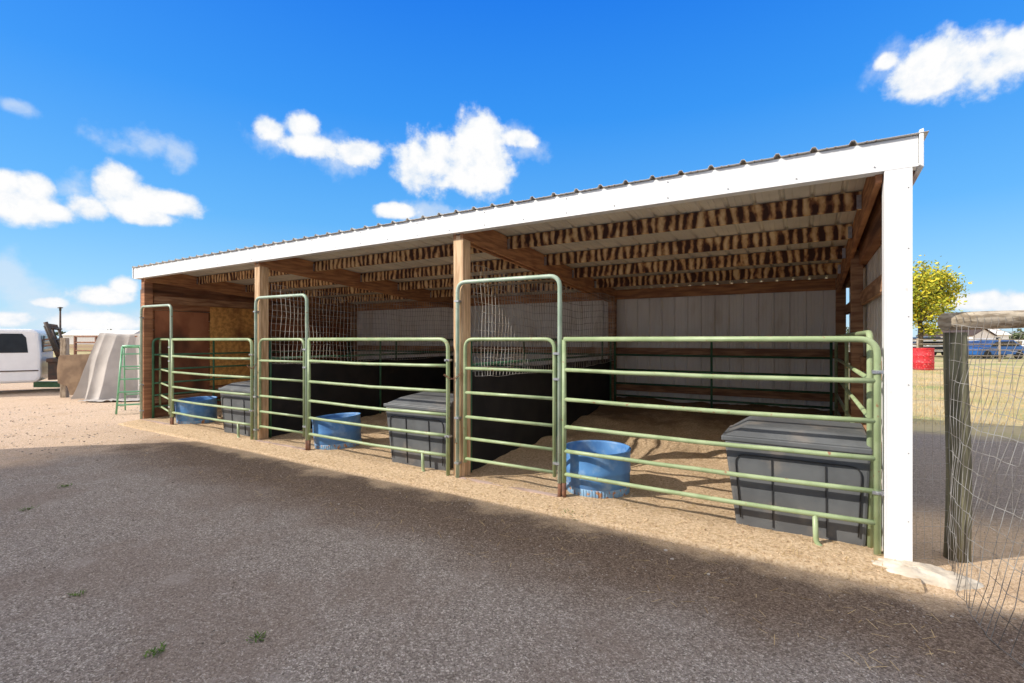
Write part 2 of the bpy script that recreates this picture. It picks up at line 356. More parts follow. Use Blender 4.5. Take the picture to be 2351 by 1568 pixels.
# ------------------------------------------------------------ stall dividers
ZS=[1.5,1.22,.945,.69,.465,.25]
def wiremesh(fn,u0,u1,v0,v1,du,dv,parent,name,r=.0016,segU=14,mat=wire):
    mb=MB(); n=int(round((u1-u0)/du)); m=int(round((v1-v0)/dv))
    for i in range(n+1):
        u=u0+(u1-u0)*i/n; mb.tube([fn(u,v0+(v1-v0)*k/8) for k in range(9)],r,3,False)
    for j in range(m+1):
        v=v0+(v1-v0)*j/m; mb.tube([fn(u0+(u1-u0)*k/segU,v) for k in range(segU+1)],r,3,False)
    return mb.obj(name,mat,parent)
for k,x in enumerate((-3.72,-7.42)):
    d=empty('stall_divider')
    b=MB(); b.box(x-.02,x-.003,.16,4.78,.0,1.14); b.obj('rubber_panel',black,d)
    b=MB(); b.tube([(x+.02,.18,1.5),(x+.02,4.76,1.5)],.02)
    b.tube([(x+.02,.18,1.22),(x+.02,4.76,1.22)],.018)
    for y in (.2,2.4,4.7): b.tube([(x+.02,y,.02),(x+.02,y,1.5)],.019)
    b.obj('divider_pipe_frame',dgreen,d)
    def fn(u,v,x=x,k=k):
        return Vector((x+.08+.05*fbm(u*1.3,v*1.5,k*9),u,v+.04*fbm(u*1.1,v*.8,5+k)-.05*math.sin(u/4.7*math.pi)))
    wiremesh(fn,.18,4.75,1.1+.05*k,2.32,.07,.10,d,'wire_mesh',segU=26,r=.0036)
ip=empty('corral_panel')
def rails(mb,A,B,zs,r=.018,verts=(),vr=.019):
    A=Vector(A);B=Vector(B)
    for z in zs: mb.tube([(A.x,A.y,z),(B.x,B.y,z)],r)
    for t in verts:
        p=A.lerp(B,t); mb.tube([(p.x,p.y,.02),(p.x,p.y,max(zs))],vr)
b=MB()
for (a,c) in ((-.2,-3.6),(-3.85,-7.3),(-7.55,-10.9)): rails(b,(a,4.66),(c,4.66),ZS,verts=(0,.5,1))
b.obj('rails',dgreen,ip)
ip=empty('corral_panel')
b=MB(); b.tube(rpath([(-.14,.10,.02),(-.14,.10,1.55),(-.14,4.6,1.55),(-.14,4.6,.02)],.1),.021)
for z in ZS[1:]: b.tube([(-.14,.1,z),(-.14,4.6,z)],.018)
b.tube([(-.14,2.4,.02),(-.14,2.4,1.55)],.019); b.obj('rails',green,ip)
ip=empty('corral_panel')
b=MB(); b.tube(rpath([(-10.93,.12,.02),(-10.93,.12,1.52),(-10.93,4.6,1.52),(-10.93,4.6,.02)],.1),.021)
for z in ZS[1:]: b.tube([(-10.93,.12,z),(-10.93,4.6,z)],.018)
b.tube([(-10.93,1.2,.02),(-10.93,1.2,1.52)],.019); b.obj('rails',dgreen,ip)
# ------------------------------------------------------------ front gates
def stall_front(xl,xa,xr,small=None,y=-.03):
    e=empty('walk_through_gate')
    b=MB(); b.tube(rpath([(xl,y,.02),(xl,y,2.11),(xa,y,2.10),(xa,y,.16)],.11,7),.0215,12); b.obj('arch_frame',mint,e)
    b=MB(); b.tube([(xa,y,.16),(xa,y,-.02)],.0205,12); b.obj('rusty_foot',rust,e)
    b=MB(); b.box(xl+.04,xa-.02,y-.03,y+.03,.015,.040); b.obj('sill_bar',sill,e)
    A=Vector((xa-.055,y,0)); B=Vector(small) if small else Vector((xl+.10,y,0))
    b=MB(); P=lambda q,z:(q.x,q.y,z)
    b.tube(rpath([P(A,ZS[5]-.04),P(A,1.505),P(B,1.505),P(B,ZS[5]-.04)],.10,7),.019,12)
    for z in [1.2,.945,.69,.465,.25]: b.tube([P(A,z),P(B,z)],.0165,12)
    b.obj('gate_leaf',green,e)
    b=MB()
    for z in (.33,1.12,1.36): b.box(xa-.06,xa+.005,y-.026,y+.026,z,z+.022)
    for z in (.18,.66,1.9): b.box(xl-.028,xl+.028,y-.026,y+.03,z,z+.02)
    b.obj('hinge_clamps',galv,e)
    e=empty('corral_gate')
    b=MB(); xs_=xa+.045
    b.tube([(xs_,y,.17),(xs_,y,1.5)],.0205,12)
    b.tube(rpath([(xs_,y,1.505),(xr,y,1.505),(xr,y,.02)],.11,7),.0215,12)
    for z in ZS[1:]:
        b.tube([(xs_+(xr-xs_)*t,y,z-.007*math.sin(t*math.pi)*(1+random.random())) for t in [k/8 for k in range(9)]],.0185,12)
    b.tube(rpath([(xr-.36,y,.25),(xr-.355,y,.03),(xr-.29,y-.02,-.0)],.05,5),.018,12)
    b.obj('gate_rails',green,e)
    b=MB(); b.tube([(xs_,y,.17),(xs_,y,-.01)],.0195,12); b.obj('rusty_foot',rust,e)
    b=MB()
    for z in (.45,1.27): b.box(xr-.03,xr+.035,y-.027,y+.03,z,z+.022); b.tube([(xr+.0,y-.025,z+.011),(xr+.0,y-.045,z+.011)],.008,6)
    b.obj('panel_clamps',galv,e)
stall_front(-3.70,-2.50,-.112)
stall_front(-7.39,-6.22,-3.83)
stall_front(-11.03,-9.90,-7.49,small=(-10.97,.25,0))
def chain(x,y,z,n=12,w=.2):
    b=MB()
    for i in range(n):
        t=i/n; c=Vector((x-w/2+w*t,y,z-.06*math.sin(t*math.pi)+.05*t)); pts=[]
        for k in range(9):
            a=2*math.pi*k/8; p=Vector((.014*math.cos(a),0,.008*math.sin(a)))
            if i%2: p=Vector((p.x,p.z,0))
            pts.append(c+p)
        b.tube(pts,.003,5,False)
    b.obj('gate_chain',rust)
chain(-3.73,-.062,1.12,w=.24); chain(-7.43,-.062,1.12,w=.24)
# ------------------------------------------------------------ feeders
def make_feeder(xr):
    e=empty('plastic_feeder'); x1=xr-.10; x0=x1-.98; y0=.045; y1=.60; b0=.02
    b=MB()
    def ring(z,a): return [(x0+a*1.2,y0+a*.35,z),(x1-a*.4,y0+a*.35,z),(x1-a*.4,y1-a,z),(x0+a*1.2,y1-a,z)]
    l0=ring(b0,.09); l1=ring(.70,.018)
    b.hexa(l0+l1); b.obj('bin_body',feeder,e,bevel=.018)
    b=MB(); b.hexa(ring(.695,.0)+ring(.735,.0)); b.obj('bin_rim',feeder,e,bevel=.008)
    b=MB(); t=[(x0+.02,y0+.02,.735),(x1-.0,y0+.02,.735),(x1-.0,y1,.735),(x0+.02,y1,.735),(x0+.17,y0+.12,.81),(x1-.02,y0+.12,.81),(x1-.02,y1-.02,.84),(x0+.17,y1-.02,.84)]
    b.hexa(t); b.obj('bin_lid',feeder,e,bevel=.012)
    b=MB()
    for t_ in (.36,.72):
        xa=x0+.02+(.96)*t_
        b.hexa([(xa-.004,y0+.0215,.06),(xa+.004,y0+.0215,.06),(xa+.004,y0+.04,.06),(xa-.004,y0+.04,.06),(xa-.012,y0+.0015,.58),(xa-.004,y0+.0015,.58),(xa-.004,y0+.03,.58),(xa-.012,y0+.03,.58)])
    b.tube(rpath([(x0+.14,y0+.016,.10),(x0+.10,y0+.003,.60),(x1-.06,y0+.003,.60),(x1-.08,y0+.016,.10)],.08,5),.005,5)
    b.obj('moulded_grooves',feedgroove,e)
for x in (-.03,-3.80,-7.47): make_feeder(x)
def tub(x,y,z,tilt=(0,0),h=.43,r=.32):
    e=empty('blue_tub',(x,y,z)); e.rotation_euler=(tilt[0],tilt[1],random.random()*6)
    prof=[(.0,.0),(r*.86,.0),(r*.93,.02),(r*.94,.09),(r*.965,.10),(r*.97,.2),(r*.985,.215),(r*1.0,.235),(r*.985,.255),(r*.985,.36),(r*1.0,h-.012),(r*1.01,h),(r*.985,h),(r*.965,h-.02),(r*.95,.2),(r*.90,.03),(0,.028)]
    b=MB(); b.lathe((0,0,0),prof,56); b.obj('barrel_shell',blue,e)
    b=MB(); b.lathe((0,0,0),[(r*.935,.012),(r*.948,.02),(r*.952,.085),(r*.94,.088)],56)
    for i in range(70):
        a=2*math.pi*i/70; q=r*.953
        b.tube([(q*math.cos(a),q*math.sin(a),.015),(q*math.cos(a),q*math.sin(a),.085)],.004,4,False)
    b.obj('moulded_base_band',blueband,e)
    b=MB(); b.lathe((0,0,0),[(0,.06),(r*.3,.075),(r*.91,.06)],30); b.obj('feed_residue',dark,e)
tub(-2.28,.36,.02); tub(-6.07,.36,.015,(.05,.06)); tub(-9.84,.36,.015,(0,-.05))
cf=MB()
def cfn(u,v):
    a=2*math.pi*u; r=v*(1+.30*fbm(math.cos(a)*1.8,math.sin(a)*1.8,4)); 
    return (.08+.30*r*math.cos(a),-.13+.15*r*math.sin(a),.042*(1-v**4)+.02*fbm(r*math.cos(a)*4,r*math.sin(a)*4)*(1-v*.6)-(.03 if v>.99 else 0))
cf.grid(cfn,48,12); cf.obj('concrete_footing',conc)
# ------------------------------------------------------------ wire fence right
wf=empty('wire_fence')
b=MB(); b.tube([(.36+.01*math.sin(z*3),.29,z) for z in (-.1,.3,.6,.9,1.2,1.55)],[.073,.070,.068,.067,.066,.064],14); b.obj('fence_post',greenp,wf)
b=MB(); b.tube([(.28+1.9*t,.21+1.05*t,1.622+.02*math.sin(t*5)) for t in (0,.1,.25,.5,.75,1)],[.060,.062,.060,.062,.060,.058],14); b.obj('top_pole',weathpole,wf)
b=MB(); b.tube([(2.1,1.2,z) for z in (-.1,.8,1.56)],.085,12); b.obj('fence_post_end',greenp,wf)
def pathpt(P,t):
    n=len(P)-1; i=min(int(t*n),n-1); f=t*n-i; return Vector(P[i]).lerp(Vector(P[i+1]),f)
TOP=[(.30,.18,1.60),(.47,.03,1.57),(.66,-.12,1.52),(.86,-.40,1.5),(1.0,-.8,1.48)]
BOT=[(.30,.20,.02),(.26,-.15,.0),(.235,-.50,.0),(.27,-.85,.0),(.40,-1.35,.0)]
def fn(u,v):
    p=pathpt(BOT,u).lerp(pathpt(TOP,u),v)
    bulge=.07*math.sin(v*math.pi)*math.sin(u*math.pi*1.2)
    return p+Vector((-bulge+.024*fbm(u*7,v*5,2),-bulge+.024*fbm(u*6,v*6,8),.018*fbm(u*5,v*5,6)))
wiremesh(fn,0,1,0,1,.04,.075,wf,'mesh_panel',r=.0019,segU=30,mat=wired)
def fn(u,v): return Vector((.07+.24*u,.10+.16*u+.01*fbm(u*4,v*4),1.30*v+.01*fbm(u*3,v*6,3)))
wiremesh(fn,0,1,0,1,.2,.08,wf,'mesh_infill',r=.001,segU=8)
def fn(u,v): return Vector((.32+1.8*u,.26+1.0*u+.03*fbm(u*4,v*3),1.6*v+.015*fbm(u*6,v*6,3)))
wiremesh(fn,0,1,0,1,.05,.07,wf,'mesh_back',r=.0012,segU=16,mat=wired)
b=MB()
for i in range(26):
    t=i/25; c=Vector((.30+1.0*t,.222+.55*t,1.622)); pts=[]
    for k in range(9):
        a=-.6+k*(math.pi+1.0)/8
        pts.append(c+Vector((-.48,.87,0))*(-.066*math.cos(a))+Vector((0,0,.069*math.sin(a))))
    b.tube(pts,.0012,3,False)
b.obj('mesh_wrap',wired,wf)
# ------------------------------------------------------------ barn behind the camera (casts the big shade)
bn=empty('barn')
H=4.6; yb=-.44-SDY*H; xl=-8.35-SDX*H
w=MB(); w.hexa([(xl,yb-9,0),(14,yb-9,0),(14,yb,0),(xl,yb,0),(xl,yb-9,3.2),(14,yb-9,3.2),(14,yb,H-.06),(xl,yb,H-.06)]); w.obj('walls',M('barn_metal',(.84,.82,.78),(.8,.78,.74),rough=.6),bn)
w=MB(); w.hexa([(xl-.0,yb-9.2,3.1),(14,yb-9.2,3.1),(14,yb+.0,H-.055),(xl-.0,yb+.0,H-.055),(xl-.0,yb-9.2,3.2),(14,yb-9.2,3.2),(14,yb+.003,H+.03),(xl-.0,yb+.003,H+.03)]); w.obj('roof',roofm,bn)
w=MB(); w.box(-8,-3.5,yb+.003,yb+.06,0,3.6); w.box(1,2,yb+.003,yb+.05,0,2.1); w.obj('doors',white,bn)
w=MB(); w.box(-8.3,-3.2,yb+.01,yb+.09,3.62,3.75); w.box(-5.77,-5.73,yb+.062,yb+.075,0,3.6)
w.obj('door_track',dark,bn)
# ------------------------------------------------------------ truck
tr=empty('flatbed_pickup_truck',at(-13.30,13.7),YAW+.62)
b=MB()
cab=[(0,.42),(0,1.08),(-.05,1.66),(-.09,1.75),(-.2,1.80),(-1.75,1.80),(-1.95,1.74),(-2.55,1.16),(-3.85,1.08),(-3.98,.95),(-4.0,.45),(-3.62,.42),(-3.5,.75),(-3.2,.86),(-2.9,.75),(-2.75,.40),(-2.5,.30),(-.1,.30)]
b.extr(cab,0,1.9); b.obj('cab_body',carw,tr,bevel=.07)
b=MB()
for (ya,yb_) in ((-.008,.01),(1.89,1.908)):
    b.extr([(-.26,1.14),(-.30,1.56),(-.38,1.67),(-.80,1.67),(-.86,1.60),(-.86,1.14)],ya,yb_)
    b.extr([(-1.02,1.14),(-1.02,1.68),(-1.78,1.68),(-2.3,1.16)],ya,yb_)
b.obj('windows',glass,tr)
b=MB()
b.hexa([(.012,.25,1.15),(.012,1.65,1.15),(0,1.65,1.15),(0,.25,1.15),(-.035,.3,1.62),(-.035,1.6,1.62),(-.06,1.6,1.62),(-.06,.3,1.62)]); b.obj('rear_window',glass,tr)
b=MB(); b.box(-.955,-.945,-.006,.01,.4,1.7); b.box(-1.2,-1.06,-.03,-.0,.98,1.02); b.box(-2.2,-.05,-.015,.0,.62,.65); b.obj('door_trim',dark,tr)
b=MB(); b.box(-4.02,-3.95,.1,1.8,.5,.9); b.box(-4.1,-3.98,.0,1.9,.38,.52); b.obj('grille_bumper',galv,tr,bevel=.02)
b=MB(); b.box(.12,2.9,-.1,2.0,.86,.97); b.box(.25,2.8,.4,.6,.5,.86); b.box(.25,2.8,1.3,1.5,.5,.86); b.box(.15,.75,-.06,.35,.36,.86); b.box(2.0,2.75,-.06,.35,.45,.86); b.obj('flatbed',dark,tr,bevel=.01)
b=MB()
for y in (-.05,.95,1.95): b.tube([(.36,y,.97),(.08,y,1.90)],.03,8)
for z in (1.2,1.5,1.84): b.tube([(.28-.12*(z-1),-.05,z),(.28-.12*(z-1),1.95,z)],.022,8)
for y in [i*.13+.05 for i in range(14)]: b.tube([(.15,y,1.8),(.10,y,1.97)],.012,6)
b.tube([(.42,-.05,.97),(.10,-.05,2.0)],.05,8)
b.obj('headache_rack',dark,tr)
b=MB()
for x in (-3.2,1.55):
    for y in (.0,1.68):
        pr=[(.15,y),(.36,y),(.39,y+.04),(.39,y+.2),(.36,y+.24),(.15,y+.24)]
        i0=len(b.v); sg=28
        for (r_,yy) in pr:
            for j in range(sg):
                a=2*math.pi*j/sg; b.v.append((x+r_*math.cos(a),yy,.38+r_*math.sin(a)))
        for k in range(len(pr)-1):
            for j in range(sg):
                a=i0+k*sg+j; c=i0+k*sg+(j+1)%sg; b.f.append((a,c,c+sg,a+sg)); b.sm.append(False)
b.obj('tires',tire,tr)
b=MB()
for x in (-3.2,1.55):
    for y in (.04,1.86): b.tube([(x,y,.38),(x,y+.02,.38)],.2,16)
b.obj('wheel_rims',galv,tr)
# ------------------------------------------------------------ left clutter
e=empty('canvas_tarp',at(-10.20,12.5),YAW+.1)
def tf(u,v):
    if v<.45: t=v/.45; y=-.42+.36*t; z=1.66*t
    elif v<.55: t=(v-.45)/.1; y=-.06+.12*t; z=1.66+.02*math.sin(t*3.14)
    else: t=1-(v-.55)/.45; y=.42-.36*t; z=1.66*t
    xl_=-.80+.42*(z/1.66)**1.2; xr_=.82
    x=xl_+(xr_-xl_)*u
    f=max(0,1-z/1.8); w1=math.sin(u*8+.5*z+1); w2=abs(math.sin(u*13+z*.8))
    y+=(.10*w1+.10*(w2-.5))*(f+.12)*(1 if y<0 else -1)
    z-=.035*math.sin(u*math.pi)**2*(z/1.66)
    return (x+.03*math.sin(z*4)*f,y+.012*fbm(u*3,z*1.5),max(z,.02)+.006*fbm(u*5,v*9))
b=MB(); b.grid(tf,110,60); b.obj('tarp_cloth',tarpm,e)
b=MB(); b.grid(lambda u,v:(-.3+1.5*u,-.85+.5*v+.08*fbm(u*4,v*3),.015+.05*abs(fbm(u*6,v*5,2))),34,14); b.obj('tarp_hem',tarpm,e)
b=MB(); b.box(-.30,.70,-.035,.035,0,1.6); b.obj('support_panel',plank,e)
e=empty('wooden_panel',at(-11.32,12.6),YAW+.1)
b=MB(); pr=[(-.42,.38),(-.44,.72),(-.40,1.06),(-.36,1.10),(.42,1.14),(.40,.9),(.30,.62),(.24,.33),(.10,.12),(-.12,.06),(-.20,.30)]
b.extr(pr,-.03,.03); b.obj('board',M('brown_board',(.34,.24,.155),(.22,.15,.10),scale=3,rough=.9,st=(1,1,1),bump=.002,bscale=24),e,bevel=.008)
b=MB(); b.box(-.42,-.28,.04,.17,0,1.55); b.obj('support_post',weath,e,bevel=.01)
e=empty('step_ladder',at(-7.92,10.1),YAW+.5)
b=MB()
for sx in (-1,1):
    b.tube([(.15*sx,-.02,1.36),(.20*sx,-.28,0)],.018,8); b.tube([(.13*sx,.02,1.36),(.17*sx,.38,0)],.014,8)
for k in range(5):
    t=(k+.6)/5.3; z=1.36*(1-t); y=-.02-.26*t; w_=.15+.05*t; b.box(-w_,w_,y-.05,y+.05,z-.012,z+.012)
b.tube([(-.15,0,1.36),(.15,0,1.36)],.03,8)
for k in (.35,.75): b.tube([(-.14,.02+.36*k,1.36*(1-k)),(.14,.02+.36*k,1.36*(1-k))],.012,6)
b.obj('ladder_frame',lgreen,e)
def fence(name,A,B,zs,n,mat,r=.03,pr=.05,H=1.6):
    e=empty(name); b=MB()
    for z in zs: b.tube([(A.x,A.y,z),(B.x,B.y,z)],r,8)
    for i in range(n+1):
        p=A.lerp(B,i/n); b.tube([(p.x,p.y,-.05),(p.x,p.y,H)],pr,8)
    b.obj('rails_and_posts',mat,e)
fence('pipe_fence',at(-16.2,18),at(-13.0,17),(.5,.8,1.1,1.4,1.62),3,rust,H=1.65)
fence('wood_rail_fence',at(-19,23),at(-15.5,20),(.9,1.3,1.62),3,weath,r=.06,pr=.08,H=1.7)
e=empty('machinery_scrap',at(-14.0,16.3),YAW)
b=MB(); b.box(0,1.1,0,.5,.35,.6); b.box(.1,.5,0,.4,.6,1.1); b.tube([(-.2,0,.3),(1.5,.1,.45)],.05,8); b.tube([(.9,.1,.6),(1.2,.1,1.5)],.03,8); b.tube([(1.2,.2,.05),(1.2,.32,.05)],.3,14); b.obj('frame',dark,e)
b=MB(); b.box(-.6,1.0,-1.5,-1.3,.05,.22); b.obj('green_beam',lgreen,e)
e=empty('light_pole'); q=at(-40*.931,40)
b=MB(); b.tube([(q.x,q.y,0),(q.x,q.y,4.1)],[.09,.06],8); b.obj('pole',dark,e)
b=MB(); b.box(q.x-.2,q.x+.2,q.y-.12,q.y+.12,4.1,4.17); b.tube([(q.x,q.y,3.9),(q.x,q.y,4.2)],.08,8); b.obj('lamp_head',dark,e)
# ------------------------------------------------------------ right background
q=at(20.6,24.3); e=empty('red_barrel',q)
b=MB(); b.lathe((0,0,0),[(0,0),(.40,0),(.42,.04),(.42,.33),(.44,.36),(.42,.39),(.42,.68),(.44,.71),(.42,.74),(.42,1.06),(.44,1.09),(.40,1.09),(.0,1.06)],30); b.obj('barrel_shell',red,e)
fence('white_rail_fence',at(26,42),at(60,44),(.5,.95,1.4),14,white,r=.05,pr=.06,H=1.5)
fence('pipe_fence',at(20,34),at(36,33),(.4,.8,1.2,1.5),6,weath,r=.035,pr=.06,H=1.6)
def car(loc,rz,mat,name='parked_car',h=1.5):
    e=empty(name,loc,rz); b=MB()
    b.extr([(-2.2,.3),(-2.25,.75),(-1.3,.95),(-.7,h*.95),(.9,h),(1.7,1.0),(2.2,.95),(2.25,.35)],0,1.75); b.obj('body',mat,e,bevel=.06)
    b=MB(); b.extr([(-1.1,.97),(-.62,h*.9),(.85,h*.93),(1.45,1.0)],-.01,1.76); b.obj('windows',glass,e)
    b=MB()
    for x in (-1.4,1.4):
        for y in (-.02,1.57): b.tube([(x,y,.33),(x,y+.2,.33)],.33,18)
    b.obj('tires',tire,e)
car(at(38.5,38),YAW+.1,carb); car(at(37,43),YAW-.1,carg,h=1.8); car(at(45,46),YAW,carw,h=1.6); car(at(41,41.5),YAW+.2,carb,h=1.45)
def house(loc,rz,w_,d_,h_,wm,rm):
    e=empty('farm_house',loc,rz)
    b=MB(); b.extr([(0,0),(0,h_),(d_/2,h_+1.6),(d_,h_),(d_,0)],0,w_); b.obj('walls',wm,e)
    b=MB(); 
    b.hexa([(-.4,-.4,h_-.15),(d_/2,-.4,h_+1.62),(d_/2,w_+.4,h_+1.62),(-.4,w_+.4,h_-.15),(-.4,-.4,h_-.0),(d_/2,-.4,h_+1.8),(d_/2,w_+.4,h_+1.8),(-.4,w_+.4,h_-.0)])
    b.hexa([(d_+.4,-.4,h_-.15),(d_/2,-.4,h_+1.62),(d_/2,w_+.4,h_+1.62),(d_+.4,w_+.4,h_-.15),(d_+.4,-.4,h_-.0),(d_/2,-.4,h_+1.8),(d_/2,w_+.4,h_+1.8),(d_+.4,w_+.4,h_-.0)]); b.obj('roof',rm,e)
    b=MB()
    for k in range(3): b.box(-.02,.02,2+k*3.5,3.2+k*3.5,1,2.1)
    b.obj('windows',glass,e)
house(at(128,125),YAW+1.5,14,8,2.8,white,roofm); house(at(112,118),YAW+.3,12,8,2.6,whitesid,dark)
house(at(-150,170),YAW-1.4,20,10,3,white,roofm)
def foliage(mb,c,rad,n,size,sq=1.0,clumps=12):
    cl=[]
    for i in range(clumps):
        d=Vector((random.gauss(0,1),random.gauss(0,1),random.gauss(0,1))).normalized()*random.uniform(.35,.95)
        cl.append((Vector((d.x*rad,d.y*rad,d.z*rad*sq)),rad*random.uniform(.22,.42)))
    for i in range(n):
        cc,cr=random.choice(cl); p=c+cc+Vector((random.gauss(0,1),random.gauss(0,1),random.gauss(0,1)*.8))*cr*.55
        a=Vector((random.gauss(0,1),random.gauss(0,1),random.gauss(0,1))).normalized(); b_=a.orthogonal().normalized(); s_=size*random.uniform(.5,1.3)
        mb.poly([p-a*s_,p+b_*s_*.6,p+a*s_,p-b_*s_*.6])
def tree(loc,h,rad,leaf,n=5000,size=.13,sq=1.2):
    e=empty('tree'); loc=Vector(loc)
    b=MB(); b.tube([loc,loc+Vector((.05,0,h*.3)),loc+Vector((-.08,.05,h*.6)),loc+Vector((0,0,h*.8))],[.22,.17,.1,.03],9)
    for i in range(11):
        z=h*random.uniform(.28,.6); a=random.random()*6.28; l=rad*random.uniform(.5,.8)
        p=loc+Vector((0,0,z)); b.tube([p,p+Vector((math.cos(a)*l*.5,math.sin(a)*l*.5,l*.3)),p+Vector((math.cos(a)*l,math.sin(a)*l,l*.6))],[.07,.045,.012],6)
    b.obj('trunk',bark,e)
    b=MB(); foliage(b,loc+Vector((0,0,h*.62)),rad,n,size,sq,30); b.obj('crown',leaf,e)
tree(at(33.2,39.5),8.0,2.6,leafY,8000,.14,1.25)
b=MB()
for i in range(420):
    az=random.uniform(-1.45,1.45); d=random.uniform(230,330); p=at(math.sin(az)*d,math.cos(az)*d); 
    k=.6+.9*max(0,noise.noise(Vector((az*9,0,1)))+.3)
    hh=random.uniform(3.2,6)*k; foliage(b,Vector((p.x,p.y,hh*.45)),hh*.55,55,.9,.9,6)
b.obj('distant_trees',leafD)
# ------------------------------------------------------------ scatter
ico=[(0,0,1),(.894,0,.447),(.276,.851,.447),(-.724,.526,.447),(-.724,-.526,.447),(.276,-.851,.447),(.724,.526,-.447),(-.276,.851,-.447),(-.894,0,-.447),(-.276,-.851,-.447),(.724,-.526,-.447),(0,0,-1)]
icf=[(0,1,2),(0,2,3),(0,3,4),(0,4,5),(0,5,1),(1,6,2),(2,7,3),(3,8,4),(4,9,5),(5,10,1),(6,7,2),(7,8,3),(8,9,4),(9,10,5),(10,6,1),(11,7,6),(11,8,7),(11,9,8),(11,10,9),(11,6,10)]
def stone(b,x0,y0,z0,s_):
    q=len(b.v); a=random.random()*6.28; ca,sa=math.cos(a),math.sin(a); ex=random.uniform(.8,1.5)
    for (x,y,z) in ico:
        j=random.uniform(.8,1.2); x*=ex*s_*j; y*=s_*j; b.v.append((x0+x*ca-y*sa,y0+x*sa+y*ca,z0+z*s_*.7))
    for f in icf: b.f.append(tuple(q+k for k in f)); b.sm.append(False)
b=MB()
for i in range(20000):
    d=1.3+random.random()**1.4*8; rr=random.uniform(-1.12,1.12)*d; p=at(rr,d)
    if p.y>-.05 and p.x<.1: continue
    if p.y<yb+.1: continue
    s_=.002+.0045*random.random()**4; 
    if random.random()<.012: s_*=2
    if p.y>-.5: s_*=.7
    stone(b,p.x,p.y,gz(p.x,p.y)+s_*.3,s_)
for i in range(2000):
    x=random.uniform(-16,-9); y=random.uniform(-4,3.5)
    if y>-.1 and x>-11.2: continue
    s_=.005+.009*random.random()**3; stone(b,x,y,gz(x,y)+s_*.3,s_)
b.obj('gravel_stones',pebm)
b=MB()
for i in range(9000):
    x=-11+11.1*random.random()**.6; y=-.36+random.random()**1.5*3.5
    s_=.002+.007*random.random()**4; stone(b,x,y,floorz(x,y)+s_*.3,s_)
b.obj('dirt_clods',clodm)
b=MB()
for i in range(9000):
    x=random.uniform(-11,.1); y=-.4+random.random()**1.2*5.0 ; 
    if random.random()<.06: y=random.uniform(-1.4,-.4)
    a=random.random()*6.28; l=random.uniform(.012,.05); w_=.0016
    z=(floorz(x,y) if y>-.38 else gz(x,y))+.006
    dx,dy=math.cos(a)*l,math.sin(a)*l; nx_,ny_=-math.sin(a)*w_,math.cos(a)*w_; t=random.uniform(-.006,.012)
    b.poly([(x-dx+nx_,y-dy+ny_,z),(x-dx-nx_,y-dy-ny_,z),(x+dx-nx_,y+dy-ny_,z+t),(x+dx+nx_,y+dy+ny_,z+t)])
b.obj('straw_litter',strawm)
b=MB()
for (rx,d,s_) in ((.52,4.15,.06),(-4.6,5.0,.04),(-1.28,2.46,.035),(-1.72,2.35,.035),(-4.3,4.3,.03),(-2.6,2.9,.025),(3.0,6,.1)):
    p=at(rx,d); z0=gz(p.x,p.y)
    for k in range(34):
        a=random.random()*6.28; l=s_*random.uniform(.4,1.2); o=Vector((random.gauss(0,s_*.6),random.gauss(0,s_*.6),0)); q=p+o; q.z=z0
        t=q+Vector((math.cos(a)*l,math.sin(a)*l,l*random.uniform(.2,.9))); n_=Vector((-math.sin(a),math.cos(a),0))*s_*.07
        b.poly([q-n_,(q+t)/2-n_*1.6,t,(q+t)/2+n_*1.6])
b.obj('weeds',weedm)
b=MB()
for i in range(5000):
    d=random.uniform(8.5,26); rr=random.uniform(.78,1.2)*d; p=at(rr,d); z0=-.012
    if p.y<6.6: continue
    for k in range(3):
        a=random.random()*6.28; l=random.uniform(.03,.09); n_=Vector((-math.sin(a),math.cos(a),0))*.004; q=p+Vector((random.gauss(0,.05),random.gauss(0,.05),z0)); 
        b.poly([q-n_,q+n_,q+Vector((math.cos(a)*l*.5,math.sin(a)*l*.5,l))])
b.obj('dry_grass',strawm)
# ------------------------------------------------------------ sun and sky
sd=Vector((-SDX,-SDY,1.0)).normalized(); el=math.asin(sd.z)
sun=bpy.data.lights.new('sun','SUN'); sun.energy=5.0; sun.angle=math.radians(.53); sun.color=(1,.935,.84)
so=bpy.data.objects.new('sun',sun); so.rotation_euler=sd.to_track_quat('Z','Y').to_euler(); sc.collection.objects.link(so)
W=bpy.data.worlds.new('World'); sc.world=W; W.use_nodes=True; nt=W.node_tree; nt.nodes.clear()
try:
    W.cycles.sampling_method='MANUAL'; W.cycles.sample_map_resolution=512
except Exception: pass
out=N(nt,'ShaderNodeOutputWorld'); bg=N(nt,'ShaderNodeBackground'); L(nt,bg.outputs[0],out.inputs[0])
STR=.15; bg.inputs[1].default_value=STR
sky=N(nt,'ShaderNodeTexSky'); sky.sky_type='NISHITA'; sky.sun_disc=False; sky.sun_elevation=el; sky.sun_rotation=math.atan2(sd.x,sd.y)%(2*math.pi)
sky.air_density=1.0; sky.dust_density=.3; sky.ozone_density=2.0
hs=N(nt,'ShaderNodeHueSaturation'); hs.inputs['Saturation'].default_value=1.1; hs.inputs['Value'].default_value=1.3; L(nt,sky.outputs[0],hs.inputs['Color'])
tc=N(nt,'ShaderNodeTexCoord'); sp=N(nt,'ShaderNodeSeparateXYZ'); L(nt,tc.outputs['Generated'],sp.inputs[0])
def m_(op,*a,clamp=False):
    n=N(nt,'ShaderNodeMath',operation=op); n.use_clamp=clamp
    for i,v in enumerate(a):
        if isinstance(v,(int,float)): n.inputs[i].default_value=v
        else: L(nt,v,n.inputs[i])
    return n.outputs[0]
AZ=m_('ARCTAN2',sp.outputs[0],sp.outputs[1]); EL=m_('ARCSINE',sp.outputs[2])
gr=N(nt,'ShaderNodeValToRGB'); e=gr.color_ramp.elements
